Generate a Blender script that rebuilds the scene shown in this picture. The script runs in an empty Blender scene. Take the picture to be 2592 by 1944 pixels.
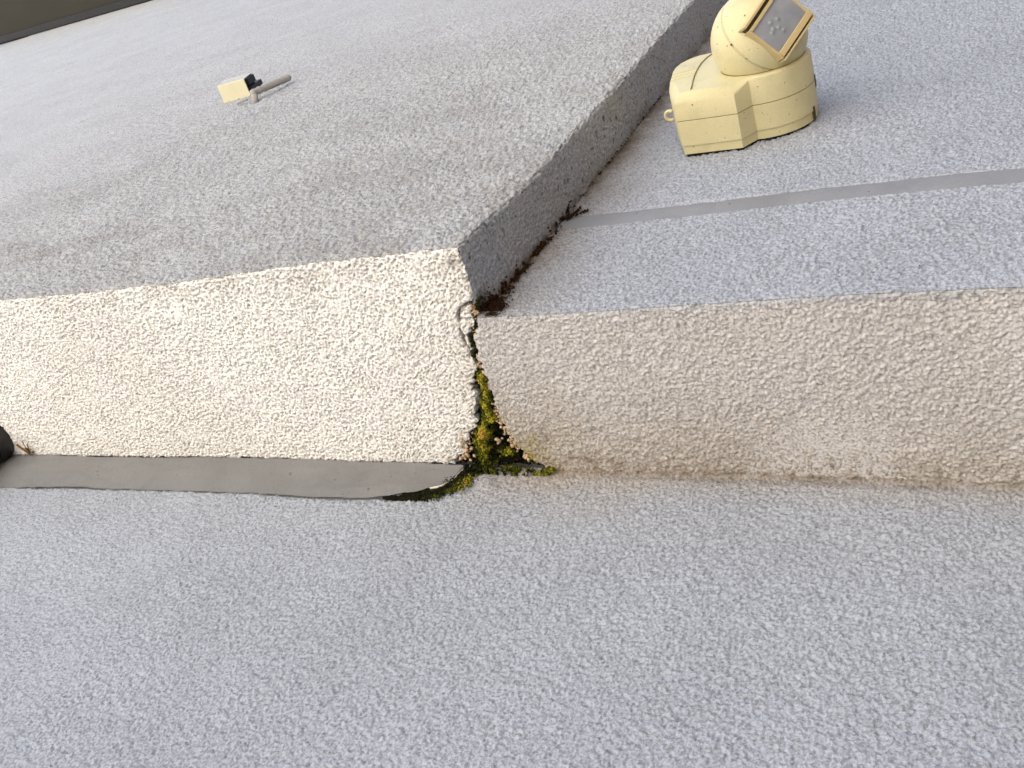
import bpy, math, random
import numpy as np
from mathutils import Matrix, Vector

random.seed(7)
rng = np.random.default_rng(11)
SC = bpy.context.scene
COL = SC.collection

# ------------------------------------------------------------------ camera
cam_d = bpy.data.cameras.new('camera')
cam = bpy.data.objects.new('camera', cam_d)
COL.objects.link(cam)
SC.camera = cam
cam_d.sensor_width = 36.0
cam_d.lens = 34.94
cam_d.clip_start = 0.01
cam_d.clip_end = 400.0
CP = np.array([0.3833, -0.4686, -0.5611])
RIGHT = (0.873401, 0.285886, 0.394259)
DOWN = (-0.013110, 0.823072, -0.567785)
FWD = (-0.486826, 0.490735, 0.722620)
m = Matrix(((RIGHT[0], -DOWN[0], -FWD[0], CP[0]),
            (RIGHT[1], -DOWN[1], -FWD[1], CP[1]),
            (RIGHT[2], -DOWN[2], -FWD[2], CP[2]),
            (0, 0, 0, 1)))
cam.matrix_world = m

# ------------------------------------------------------------------ light
SUN_EL, SUN_AZ = math.radians(60), math.radians(-86)     # azimuth from +Y towards +X
world = bpy.data.worlds.new('World')
SC.world = world
world.use_nodes = True
nt = world.node_tree
nt.nodes.clear()
wo = nt.nodes.new('ShaderNodeOutputWorld')
bg = nt.nodes.new('ShaderNodeBackground')
sky = nt.nodes.new('ShaderNodeTexSky')
sky.sky_type = 'NISHITA'
sky.sun_disc = False
sky.sun_elevation = SUN_EL
sky.sun_rotation = SUN_AZ
sky.air_density = 1.0
sky.dust_density = 1.0
sky.ozone_density = 1.0
bg.inputs['Strength'].default_value = 0.068
nt.links.new(sky.outputs['Color'], bg.inputs['Color'])
nt.links.new(bg.outputs['Background'], wo.inputs['Surface'])

sun_d = bpy.data.lights.new('sun', 'SUN')
sun_d.energy = 5.0
sun_d.angle = math.radians(0.55)
sun_d.color = (1.0, 0.945, 0.87)
sun = bpy.data.objects.new('sun', sun_d)
COL.objects.link(sun)
sd = Vector((math.sin(SUN_AZ) * math.cos(SUN_EL), math.cos(SUN_AZ) * math.cos(SUN_EL), math.sin(SUN_EL)))
sun.rotation_euler = sd.to_track_quat('Z', 'Y').to_euler()
sun.location = sd * 20

SC.view_settings.view_transform = 'Standard'
SC.view_settings.look = 'None'
SC.view_settings.gamma = 1.0
SC.view_settings.use_curve_mapping = False
SC.view_settings.exposure = 2.06

# ------------------------------------------------------------------ noise (numpy)
_pr = np.random.default_rng(3)
PERM = _pr.permutation(256).astype(np.int64)
PERM = np.concatenate([PERM, PERM, PERM])
_g = _pr.normal(size=(256, 3))
GRAD = (_g / np.linalg.norm(_g, axis=1, keepdims=True)).astype(np.float32)


def gn(P, f, seed=0):
    """gradient noise, about -0.7..0.7, P (n,3)"""
    Q = P * f + np.array([13.7 + seed * 7.31, 41.3 + seed * 3.17, 77.9 + seed * 5.77])
    I = np.floor(Q).astype(np.int64)
    F = (Q - I).astype(np.float32)
    U = F * F * F * (F * (F * 6 - 15) + 10)
    I &= 255
    out = 0
    for dx in (0, 1):
        wx = U[:, 0] if dx else 1 - U[:, 0]
        a = PERM[I[:, 0] + dx]
        for dy in (0, 1):
            wy = U[:, 1] if dy else 1 - U[:, 1]
            b = PERM[(a + I[:, 1] + dy) & 255]
            for dz in (0, 1):
                wz = U[:, 2] if dz else 1 - U[:, 2]
                g = GRAD[PERM[(b + I[:, 2] + dz) & 255]]
                d = (F[:, 0] - dx) * g[:, 0] + (F[:, 1] - dy) * g[:, 1] + (F[:, 2] - dz) * g[:, 2]
                out = out + wx * wy * wz * d
    return out * 1.4


def sst(a, b, x):
    t = np.clip((x - a) / (b - a), 0, 1)
    return t * t * (3 - 2 * t)


def seg_dist(px, py, pts):
    """distance from points to a polyline"""
    best = np.full(px.shape, 1e9)
    for (ax, ay), (bx, by) in zip(pts[:-1], pts[1:]):
        dx, dy = bx - ax, by - ay
        t = np.clip(((px - ax) * dx + (py - ay) * dy) / (dx * dx + dy * dy + 1e-12), 0, 1)
        best = np.minimum(best, np.hypot(px - ax - t * dx, py - ay - t * dy))
    return best


# ------------------------------------------------------------------ materials
def new_mat(name):
    mt = bpy.data.materials.new(name)
    mt.use_nodes = True
    nt = mt.node_tree
    b = nt.nodes['Principled BSDF']
    return mt, nt, b


def N(nt, t, **kw):
    n = nt.nodes.new(t)
    for k, v in kw.items():
        setattr(n, k, v)
    return n


def mixc(nt, fac, a, b):
    n = nt.nodes.new('ShaderNodeMix')
    n.data_type = 'RGBA'
    for sock, v in ((n.inputs[0], fac), (n.inputs[6], a), (n.inputs[7], b)):
        if hasattr(v, 'is_output'):
            nt.links.new(v, sock)
        elif isinstance(v, (int, float)):
            sock.default_value = v
        else:
            sock.default_value = (*v, 1)
    return n.outputs[2]


def noise(nt, scale, detail=2, rough=0.5):
    tc = nt.nodes.new('ShaderNodeTexCoord')
    n = nt.nodes.new('ShaderNodeTexNoise')
    n.inputs['Scale'].default_value = scale
    n.inputs['Detail'].default_value = detail
    n.inputs['Roughness'].default_value = rough
    nt.links.new(tc.outputs['Object'], n.inputs['Vector'])
    return n.outputs['Fac']


def ramp(nt, fac, lo, hi):
    n = nt.nodes.new('ShaderNodeMapRange')
    n.inputs['From Min'].default_value = lo
    n.inputs['From Max'].default_value = hi
    nt.links.new(fac, n.inputs['Value'])
    return n.outputs['Result']


def plaster_mat(name, base, base2, bump=0.0013, bscale=640, speck=.53):
    mt, nt, b = new_mat(name)
    c = mixc(nt, ramp(nt, noise(nt, 9, 4), .35, .65), base, base2)
    for att, colr in (('towall', (0.38, 0.40, 0.435)), ('stain', (0.38, 0.315, 0.235)), ('grime_shade', (0.10, 0.075, 0.055)),
                      ('rust_shade', (0.055, 0.026, 0.010)), ('green', (0.30, 0.27, 0.05))):
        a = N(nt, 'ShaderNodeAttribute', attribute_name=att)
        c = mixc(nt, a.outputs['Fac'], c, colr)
    # grains of darker sand in the mix
    mu = nt.nodes.new('ShaderNodeMix')
    mu.data_type = 'RGBA'
    mu.blend_type = 'MULTIPLY'
    mu.inputs[0].default_value = 1.0
    nt.links.new(c, mu.inputs[6])
    sp = mixc(nt, ramp(nt, noise(nt, 480, 2), .42, .70), (1, 1, 1), (speck, speck, speck * .98))
    nt.links.new(sp, mu.inputs[7])
    c = mu.outputs[2]
    nt.links.new(c, b.inputs['Base Color'])
    b.inputs['Roughness'].default_value = 0.9
    b.inputs['Specular IOR Level'].default_value = 0.25
    bp = nt.nodes.new('ShaderNodeBump')
    bp.inputs['Distance'].default_value = bump
    bp.inputs['Strength'].default_value = 0.9
    nt.links.new(noise(nt, bscale, 3, .65), bp.inputs['Height'])
    nt.links.new(bp.outputs['Normal'], b.inputs['Normal'])
    return mt


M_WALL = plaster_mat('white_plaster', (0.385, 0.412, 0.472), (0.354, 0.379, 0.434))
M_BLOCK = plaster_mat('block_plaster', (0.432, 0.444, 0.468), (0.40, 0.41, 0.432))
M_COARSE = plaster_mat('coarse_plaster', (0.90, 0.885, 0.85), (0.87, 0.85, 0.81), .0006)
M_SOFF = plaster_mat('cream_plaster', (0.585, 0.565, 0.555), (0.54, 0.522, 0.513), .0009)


def plain_mat(name, c1, c2, scale=30, rough=0.6, spec=0.3, bump=0.0, bscale=200, fine=None, specks=0):
    mt, nt, b = new_mat(name)
    c = mixc(nt, ramp(nt, noise(nt, scale, 4), .3, .7), c1, c2)
    if fine:
        c = mixc(nt, ramp(nt, noise(nt, fine, 2), .35, .7), c, tuple(x * .82 for x in c1))
    if specks:
        c = mixc(nt, ramp(nt, noise(nt, specks, 3), .69, .73), c, (0.12, 0.08, 0.04))
        c = mixc(nt, ramp(nt, noise(nt, specks * .12, 5, .6), .52, .80), c, tuple(x * .72 for x in c1))
    nt.links.new(c, b.inputs['Base Color'])
    b.inputs['Roughness'].default_value = rough
    b.inputs['Specular IOR Level'].default_value = spec
    if bump:
        bp = nt.nodes.new('ShaderNodeBump')
        bp.inputs['Distance'].default_value = bump
        nt.links.new(noise(nt, bscale, 3, .6), bp.inputs['Height'])
        nt.links.new(bp.outputs['Normal'], b.inputs['Normal'])
    return mt


M_SEAL = plain_mat('grey_sealant', (0.192, 0.193, 0.195), (0.156, 0.157, 0.158), 14, .62, .3, .0006, 160, 700, 190)
M_JOINT = plain_mat('grey_joint_filler', (0.235, 0.24, 0.255), (0.195, 0.20, 0.213), 22, .6, .3, .0003, 200, 600, 160)
M_TORN = plain_mat('torn_sealant_edge', (0.72, 0.68, 0.58), (0.6, 0.56, 0.47), 300, .8)
M_EAVE = plain_mat('dark_stained_wood', (0.020, 0.019, 0.012), (0.015, 0.014, 0.009), 6, .7)
M_TIMBER = plain_mat('brown_timber', (0.15, 0.125, 0.10), (0.12, 0.10, 0.08), 6, .75)
M_CORE = plain_mat('masonry', (0.5, 0.48, 0.45), (0.42, 0.4, 0.37), 5, .9)
M_PLASTIC = plain_mat('aged_cream_plastic', (0.60, 0.54, 0.315), (0.565, 0.505, 0.285), 30, .45, .35, .0002, 900, 1300, 300)
M_CREAM = plain_mat('pale_cream_plastic', (0.68, 0.635, 0.45), (0.62, 0.58, 0.40), 60, .5, .3, .0002, 900)
M_GREYP = plain_mat('weathered_pale_plastic', (0.42, 0.42, 0.40), (0.36, 0.36, 0.34), 120, .7)
M_GROOVE = plain_mat('dirty_groove', (0.20, 0.145, 0.06), (0.15, 0.11, 0.045), 90, .8)
M_SLOT = plain_mat('dark_slot', (0.06, 0.045, 0.02), (0.04, 0.03, 0.015), 60, .7)
M_RAIL = plain_mat('ochre_plastic', (0.50, 0.395, 0.20), (0.45, 0.355, 0.18), 40, .5, .3, .0002, 900)
M_BLACK = plain_mat('black_gloss_paint', (0.008, 0.008, 0.009), (0.012, 0.012, 0.013), 30, .28, .5)
M_BLACKP = plain_mat('black_plastic', (0.006, 0.006, 0.009), (0.012, 0.012, 0.017), 60, .5, .3)
M_ROD = plain_mat('weathered_grey_plastic', (0.36, 0.345, 0.33), (0.25, 0.237, 0.225), 160, .8, .2, .0006, 350, 500)
M_CRUMB = plain_mat('crumbled_mortar', (0.62, 0.50, 0.36), (0.42, 0.25, 0.13), 220, .9, .2, .0006, 700)
M_GRND = plain_mat('sandy_paving', (0.62, 0.585, 0.54), (0.57, 0.54, 0.495), .8, .9)

mt, nt_, b_ = new_mat('frosted_lens')
c_ = mixc(nt_, ramp(nt_, noise(nt_, 90, 3), .3, .7), (0.20, 0.215, 0.25), (0.26, 0.275, 0.31))
nt_.links.new(c_, b_.inputs['Base Color'])
b_.inputs['Roughness'].default_value = .28
b_.inputs['Specular IOR Level'].default_value = .6
M_LENS = mt

mt, nt_, b_ = new_mat('moss')
a_ = N(nt_, 'ShaderNodeAttribute', attribute_name='tint')
cr = nt_.nodes.new('ShaderNodeValToRGB')
nt_.links.new(a_.outputs['Fac'], cr.inputs['Fac'])
els = cr.color_ramp.elements
els[0].position, els[0].color = 0.0, (0.006, 0.006, 0.003, 1)
els[1].position, els[1].color = 1.0, (0.40, 0.26, 0.05, 1)
for pos, c4 in ((.22, (0.018, 0.020, 0.005, 1)), (.40, (0.095, 0.105, 0.010, 1)), (.60, (0.29, 0.26, 0.025, 1)), (.8, (0.36, 0.20, 0.03, 1))):
    e = els.new(pos)
    e.color = c4
nt_.links.new(cr.outputs['Color'], b_.inputs['Base Color'])
b_.inputs['Roughness'].default_value = .95
b_.inputs['Specular IOR Level'].default_value = .1
M_MOSS = mt

mt, nt_, b_ = new_mat('brown_lichen')
a_ = N(nt_, 'ShaderNodeAttribute', attribute_name='tint')
cr = nt_.nodes.new('ShaderNodeValToRGB')
nt_.links.new(a_.outputs['Fac'], cr.inputs['Fac'])
els = cr.color_ramp.elements
els[0].position, els[0].color = 0.0, (0.008, 0.005, 0.003, 1)
els[1].position, els[1].color = 1.0, (0.20, 0.13, 0.035, 1)
for pos, c4 in ((.5, (0.030, 0.012, 0.005, 1)), (.8, (0.10, 0.035, 0.008, 1))):
    e = els.new(pos)
    e.color = c4
nt_.links.new(cr.outputs['Color'], b_.inputs['Base Color'])
b_.inputs['Roughness'].default_value = .95
b_.inputs['Specular IOR Level'].default_value = .1
M_LICH = mt


# ------------------------------------------------------------------ object helpers
def link(name, me, mat=None, parent=None):
    o = bpy.data.objects.new(name, me)
    COL.objects.link(o)
    if mat is not None:
        me.materials.append(mat)
    if parent is not None:
        o.parent = parent
    return o


def thing(name, label, cat, loc=(0, 0, 0), group=None):
    o = bpy.data.objects.new(name, None)
    o.empty_display_size = .05
    o.location = loc
    COL.objects.link(o)
    o['label'] = label
    o['category'] = cat
    if group:
        o['group'] = group
    return o


def raw_mesh(name, V, F, smooth=False):
    me = bpy.data.meshes.new(name)
    me.from_pydata([tuple(v) for v in V], [], F)
    me.update()
    if smooth:
        me.polygons.foreach_set('use_smooth', [True] * len(me.polygons))
    return me


def view_measure(P):
    D = P - CP
    w = np.maximum(D @ np.array(FWD), .05)
    return np.maximum(np.abs(D @ np.array(RIGHT)) / (.5152 * w), np.abs(D @ np.array(DOWN)) / (.3864 * w))


def grid_mesh(name, P, flip=False, attrs=None, mask=None, cull=True):
    """P (n,m,3) -> smooth quad sheet"""
    n, mm = P.shape[:2]
    idx = np.arange(n * mm).reshape(n, mm)
    q = np.stack([idx[:-1, :-1], idx[1:, :-1], idx[1:, 1:], idx[:-1, 1:]], -1).reshape(-1, 4)
    if flip:
        q = q[:, ::-1]
    if mask is not None:
        keep = mask.reshape(-1)[q].all(1)
        q = q[keep]
    # the detailed relief is only built over the part of the wall near the photograph's view
    D = P.reshape(-1, 3) - CP
    w = D @ np.array(FWD)
    ok = np.ones(len(w), bool) if not cull else (w > .05) & (np.abs(D @ np.array(RIGHT)) < .5152 * 1.15 * w) & (np.abs(D @ np.array(DOWN)) < .3864 * 1.17 * w)
    q = q[ok[q].any(1)]
    used = np.zeros(n * mm, bool)
    used[q.reshape(-1)] = True
    remap = np.cumsum(used) - 1
    q = remap[q]
    P = P.reshape(-1, 3)[used]
    attrs = {k: np.asarray(v).reshape(-1)[used] for k, v in (attrs or {}).items() if v is not None}
    nv_ = len(P)
    me = bpy.data.meshes.new(name)
    me.vertices.add(nv_)
    me.vertices.foreach_set('co', P.reshape(-1).astype(np.float32))
    nf = len(q)
    me.loops.add(nf * 4)
    me.loops.foreach_set('vertex_index', q.reshape(-1).astype(np.int32))
    me.polygons.add(nf)
    me.polygons.foreach_set('loop_start', np.arange(0, nf * 4, 4, dtype=np.int32))
    me.polygons.foreach_set('use_smooth', np.ones(nf, dtype=bool))
    me.update(calc_edges=True)
    for k, v in (attrs or {}).items():
        if v is None:
            continue
        a = me.attributes.new(k, 'FLOAT', 'POINT')
        a.data.foreach_set('value', np.clip(v, 0, 1).reshape(-1).astype(np.float32))
    return me


def spaced(a, b, fn):
    """samples from a to b, local spacing fn(x)"""
    out = [a]
    while out[-1] < b - 1e-9:
        s = fn(out[-1])
        if b - out[-1] < 1.4 * s:
            out.append(b)
        else:
            out.append(out[-1] + s)
    return np.array(out)


# ------------------------------------------------------------------ plaster surface model
DL, DR = 0.2029, 0.150
S0, S1 = 0.1455, 0.1685          # the filled joint in the right-hand wall

MAIN = [(0.0, -0.30), (0.0, -0.165), (-0.0030, -0.1565), (-0.0060, -0.15), (-0.0088, -0.1425), (-0.0135, -0.1329), (-0.0164, -0.125),
        (-0.0167, -0.1203), (-0.0178, -0.1134), (-0.0173, -0.1063), (-0.0171, -0.0955), (-0.0172, -0.0849),
        (-0.0168, -0.0694), (-0.0175, -0.0537), (-0.0144, -0.0398), (-0.0098, -0.0257), (0.0, -0.0103), (0.008, -0.0057), (0.012, 0.02)]
LEFT = [(-0.0277, -0.0964), (-0.0291, -0.0831), (-0.0303, -0.0715), (-0.033, -0.0616), (-0.0396, -0.0536),
        (-0.0432, -0.0455), (-0.0512, -0.0393), (-0.0562, -0.0288), (-0.0632, -0.0202), (-0.0724, -0.0115),
        (-0.0784, -0.0061), (-0.080, 0.02)]
_mx = np.array([p[0] for p in MAIN]); _my = np.array([p[1] for p in MAIN])
_lx = np.array([p[0] for p in LEFT]); _ly = np.array([p[1] for p in LEFT])


def jag(y, s):
    P = np.stack([y, np.full_like(y, s), np.zeros_like(y)], -1)
    return gn(P, 90, 5) * .0026 + gn(P, 300, 6) * .0026


def edge_right(y):
    return np.interp(y, _my, _mx) + jag(y, 1.3) * sst(-.165, -.14, y)


def edge_left(y):
    a = np.interp(y, _my, _mx) - .0022 * sst(-.165, -.145, y)
    b = np.interp(y, _ly, _lx)
    t = sst(-.1035, -.0955, y)
    return a * (1 - t) + b * t + jag(y, 2.9) * sst(-.165, -.14, y) * (1 + .6 * t)


def warp_left_y(x, z):
    # the front edge of the block is not perfectly straight
    k = 1 - sst(.02, .12, z)
    return (np.interp(x, [-1.2, -.54, -.41, -.30, -.13, 0.], [.006, .0048, .0048, .0026, -.0038, -.0055])) * k


def cells(u, v, cell, seed, keep, rmin, rmax, hmin, dome):
    """scattered round grains (dome) or pits in a 2-D sheet: for every point the tallest of the 9 near cells"""
    tab = np.random.default_rng(seed).random((4096, 5)).astype(np.float32)
    U = (u / cell).astype(np.float64); V = (v / cell).astype(np.float64)
    iu = np.floor(U).astype(np.int64); iv = np.floor(V).astype(np.int64)
    fu = (U - iu).astype(np.float32); fv = (V - iv).astype(np.float32)
    out = np.zeros(len(u), np.float32)
    for a in (-1, 0, 1):
        for b in (-1, 0, 1):
            hsh = ((iu + a) * 73856093 ^ (iv + b) * 19349663) & 4095
            t = tab[hsh]
            r = rmin + (rmax - rmin) * t[:, 2]
            # each grain a little longer than wide, turned at random
            dx = a + t[:, 0] - fu; dy = b + t[:, 1] - fv
            an = t[:, 4] * 6.283
            p = dx * np.cos(an) + dy * np.sin(an); q = -dx * np.sin(an) + dy * np.cos(an)
            d2 = (p * p * .78 + q * q * 1.25) / (r * r)
            hh = (hmin + (1 - hmin) * ((t[:, 3] * 7.13) % 1.0))
            prof = np.sqrt(np.maximum(0, 1 - d2)) if dome else np.maximum(0, 1 - d2 * d2)
            out = np.maximum(out, np.where(t[:, 3] < keep, hh * prof, 0))
    return out


def uv_of(P, n):
    """pick the two axes that span the face"""
    k = np.argmax(np.abs(n), axis=-1)
    u = np.where(k == 0, P[:, 1], P[:, 0])
    v = np.where(k == 2, P[:, 1], P[:, 2])
    return u + 3.1, v + 5.3


def h_grain(P, n, cell=.0023, amp=.00135, seed=1):
    u, v = uv_of(P, n)
    # wobble the sheet so that no rows show
    w1 = gn(P, 160, 5) * .0006; w2 = gn(P, 160, 6) * .0006
    g = cells(u + w1, v + w2, cell, seed, .86, .42, .86, .35, True)
    g2 = cells(u + w2 + .7, v + w1, cell * .62, seed + 1, .7, .4, .8, .3, True)
    b = gn(P, 300, 2); c = gn(P, 90, 3); d = gn(P, 14, 4)
    return amp * (.95 * np.maximum(g, .62 * g2) + .30 * np.tanh(b * 2.5)) - .62 * amp + .00030 * c + .0010 * d


def h_pits(P, n):
    u, v = uv_of(P, n)
    w1 = gn(P, 120, 5) * .0007; w2 = gn(P, 120, 6) * .0007
    dens = gn(P, 45, 9)
    pit = cells(u + w1, v + w2, .0031, 21, .80, .20, .40, .45, False) * sst(-.9, -.15, dens)
    pit2 = cells(u + w2 + .4, v + w1, .0021, 22, .32, .22, .40, .3, False)
    g = cells(u + w2, v - w1, .0026, 23, .8, .4, .85, .3, True)
    c = gn(P, 120, 13); d = gn(P, 16, 14)
    return -.0046 * pit - .0016 * pit2 + .00030 * g - .0001 + .00035 * c + .0014 * d


def rounded(xp, y, z, lo, hi, r):
    """rounded box mapping; lo/hi give the limits of the inner box (None = unlimited)"""
    p = np.stack([xp, y, z], -1)
    inner = p.copy()
    for k in range(3):
        if lo[k] is not None:
            inner[..., k] = np.maximum(inner[..., k], lo[k] + r)
        if hi[k] is not None:
            inner[..., k] = np.minimum(inner[..., k], hi[k] - r)
    d = p - inner
    n = d / np.maximum(np.linalg.norm(d, axis=-1, keepdims=True), 1e-9)
    return inner + n * r, n


house = thing('house', 'white rough plastered house wall with an overhanging upper storey', 'house', (0, 0, -2.05))


def hpart(name, me, mat, kind=None):
    o = link(name, me, mat, house)
    o.location = (0, 0, 2.05)
    if kind:
        o['kind'] = kind
    return o


# ---- stains, dirt, and some corner and groove shade, kept in the plaster colour
def att_soffit_right(P):
    x, y, z = P[..., 0].ravel(), P[..., 1].ravel(), P[..., 2].ravel()
    Q = np.stack([x, y, z], -1)
    n1 = gn(Q, 28, 21); n2 = gn(Q, 110, 22); n3 = gn(Q, 9, 23)
    near = np.exp(-((x + .004) / .055) ** 2) * sst(-.125, -.03, y)
    seam = np.exp(-((y + .004) / .022) ** 2)
    stain = .07 + .26 * sst(-.11, -.02, y) * (1 + n3) + .50 * near * (1 + n1) + .25 * seam + .12 * n1
    stain *= .8 + .35 * n2
    fade = sst(-.022, -.003, z)
    stain = stain * (.35 + .65 * fade)
    g = .62 * np.exp(-((y + .0020 - .0012 * n1) / .0026) ** 2) * (.75 + n1 * .25 + n2 * .45) * sst(-.02, .03, x)
    g += .20 * np.exp(-((y + .012) / .012) ** 2) * sst(-.1, .45, gn(Q, 330, 24) + n1 * .5)
    sm = seg_dist(x, y, [(.055, -.046), (.075, -.040), (.0997, -.0357), (.1265, -.0211)])
    g += .34 * np.exp(-(sm / .005) ** 2) * sst(-.15, .4, n2 + .4 * n1)
    g += .55 * np.exp(-((np.hypot(x - .0195, y + .036)) / .0035) ** 2)
    sm2 = seg_dist(x, y, [(.02, -.014), (.07, -.012), (.16, -.010), (.36, -.012)])
    g += .25 * np.exp(-(sm2 / .006) ** 2) * sst(.0, .4, n2)
    d = seg_dist(x, y, [p for p in MAIN if -.16 < p[1] < .0])
    green = .75 * np.exp(-(d / .0045) ** 2) * sst(-.06, -.03, y) * (.7 + n2)
    green += .40 * np.exp(-(np.hypot((x - .004), (y + .024)) / .013) ** 2) * (.7 + n2)
    rust_shade = .5 * np.exp(-(d / .0016) ** 2) * sst(-.05, .3, n2) * sst(-.16, -.05, y)
    rust_shade += .25 * np.exp(-(np.hypot(x + .002, y + .146) / .008) ** 2) * sst(-.1, .3, n2)
    g = g * (.3 + .7 * fade)
    return dict(stain=stain, grime_shade=g, green=green * fade, rust_shade=rust_shade, towall=None)


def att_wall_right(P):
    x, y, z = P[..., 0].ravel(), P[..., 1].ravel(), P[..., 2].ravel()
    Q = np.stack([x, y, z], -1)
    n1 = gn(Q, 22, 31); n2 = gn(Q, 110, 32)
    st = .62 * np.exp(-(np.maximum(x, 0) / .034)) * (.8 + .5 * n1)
    g = (.50 + .40 * sst(.15, .19, z) * (1 - sst(.35, .8, z))) * np.exp(-(np.maximum(x - .003, 0) / .024)) * (.85 + n1 * .5 + n2 * .35)  # dirt smear that also holds painted shade of the inner corner
    rust_shade = .85 * np.exp(-(np.maximum(x - .002, 0) / .0040)) * sst(-.3, .25, n2 + .6 * n1) * (1 - .45 * sst(.16, .25, z))
    return dict(stain=st, grime_shade=g, rust_shade=rust_shade, green=st * 0)


def att_return(P):
    x, y, z = P[..., 0].ravel(), P[..., 1].ravel(), P[..., 2].ravel()
    Q = np.stack([x, y, z], -1)
    n1 = gn(Q, 22, 41); n2 = gn(Q, 190, 42); n3 = gn(Q, 120, 43)
    k = sst(-DR - .022, -DR, y)
    g = .05 + .45 * k ** 2 * (.6 + n1) + .75 * sst(.44, .58, n2)  # darker towards the inner corner, plus scattered dark specks
    rust_shade = .75 * sst(-DR - .0075, -DR, y) * sst(-.25, .25, n3) * (1 - .7 * sst(.16, .22, z)) + .4 * sst(.55, .66, n3)
    return dict(stain=.14 + .2 * n1, grime_shade=g, rust_shade=rust_shade, green=g * 0)


def att_soffit_left(P):
    x, y, z = P[..., 0].ravel(), P[..., 1].ravel(), P[..., 2].ravel()
    Q = np.stack([x, y, z], -1)
    n1 = gn(Q, 26, 51); n2 = gn(Q, 150, 52); n3 = gn(Q, 6, 53)
    e = edge_left(y) - x
    near = np.exp(-(np.maximum(e, 0) / .010))
    rust_shade = .85 * np.exp(-(np.maximum(e, 0) / .007)) * sst(-.075, -.04, y) * sst(-.15, .3, n2 + n1 * .5)
    rust_shade += .55 * np.exp(-(np.maximum(e, 0) / .0016)) * sst(-.155, -.13, y) * sst(-.1, .3, n2)
    fl = seg_dist(x + gn(Q, 260, 44) * .0018, y + gn(Q, 260, 45) * .0018, FLAKE)
    rust_shade += 1.2 * np.exp(-(fl / .0011) ** 2) * sst(-.6, -.1, n2)  # flake groove painted dark, standing in for the shade inside it
    grime_shade = .35 * sst(-.0075, -.003, y) * (.6 + n2 * 1.2)
    grime_shade += .22 * np.exp(-((y + DL - .004) / .014) ** 2) * sst(-.2, .4, n1 + n2 * .6) * sst(0., -.15, x)
    grime_shade += .7 * np.exp(-(np.hypot(x + .010, y + .196) / .004) ** 2)
    stain = .25 * near * (.7 + n1) + .10 * sst(-.3, .4, n3)
    tw = np.exp(-(np.hypot(x + .64, y + .012) / .008) ** 2)
    stain = stain + .6 * tw * sst(-.1, .3, n2)
    return dict(stain=stain, grime_shade=grime_shade, rust_shade=rust_shade, green=.5 * near * sst(-.05, .0, y) * (n2 > .1))


def att_front(P):
    x, y, z = P[..., 0].ravel(), P[..., 1].ravel(), P[..., 2].ravel()
    Q = np.stack([x, y, z], -1)
    n1 = gn(Q * np.array([.3, 1, 1.5]), 9, 61); n2 = gn(Q, 26, 62)
    g = .13 * sst(-.05, .5, n1 + .4 * n2) * (1 - .75 * sst(.1, .6, z))
    # rain-washed dirt towards the lower edge
    g = g + .10 * (1 - sst(.0, .22, z)) * (.8 + n2)
    return dict(stain=.05 + .08 * n2, grime_shade=g, rust_shade=g * 0, green=g * 0)


def att_lower(P):
    x, y, z = P[..., 0].ravel(), P[..., 1].ravel(), P[..., 2].ravel()
    Q = np.stack([x, y, z], -1)
    n1 = gn(Q, 22, 71); n2 = gn(Q, 120, 72)
    st = .34 * np.exp(-((x - .02) / .085) ** 2) * sst(-.085, -.005, z) * (.8 + n1) + .26 * sst(-.035, -.004, z) * sst(-.06, .0, x)
    g = .50 * sst(-.010, -.003, z) * sst(-.03, .03, x) * (.7 + .4 * n1 + n2 * .5)
    t = seg_dist(x, z, TAIL)
    green = .7 * np.exp(-(t / .0045) ** 2) * (.7 + n2)
    rust_shade = .75 * np.exp(-(t / .003) ** 2) * sst(-.2, .3, n2)
    return dict(stain=st, grime_shade=g, rust_shade=rust_shade, green=green)


FLAKE = [(-0.0029, -0.162), (-0.0086, -0.1607), (-0.0160, -0.1577), (-0.0209, -0.1509), (-0.0227, -0.1404),
         (-0.0240, -0.1297), (-0.0225, -0.1187), (-.0190, -.110)]
TAIL = [(-.0582, -.0015), (-.0644, -.0078), (-.0684, -.0165), (-.0742, -.0255), (-.0814, -.0334), (-.0895, -.0372), (-.105, -.0395), (-.128, -.041)]


def A(d, shp):
    return {k: v for k, v in d.items()}


def norm_disp(P, n, h):
    # towards the end of the modelled relief the coat thins out into the plain plaster behind it
    t = sst(1.05, 1.145, view_measure(P))
    h = h * (1 - t) - .0032 * t
    return P + n * h[..., None]


# ---- left block: soffit, front face, end face share one rounded edge
RL = 0.0045
DROPX = [-1.2, -.75, -.66, -.335, -.10]
DROPZ = [-.013, -.011, -.0090, -.0008, 0.]
xs = np.concatenate([spaced(-1.15, -.30, lambda x: .00105 if x > -.69 else .0016), spaced(-.30, -.075, lambda x: .00086)[1:], spaced(-.075, 0.0, lambda x: .00062)[1:]])
ys = np.concatenate([spaced(-DL, -DL + .012, lambda y: .0007), spaced(-DL + .012, -.003, lambda y: .00084)[1:]])
zs_skirt = np.linspace(0, .014, 12)


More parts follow.
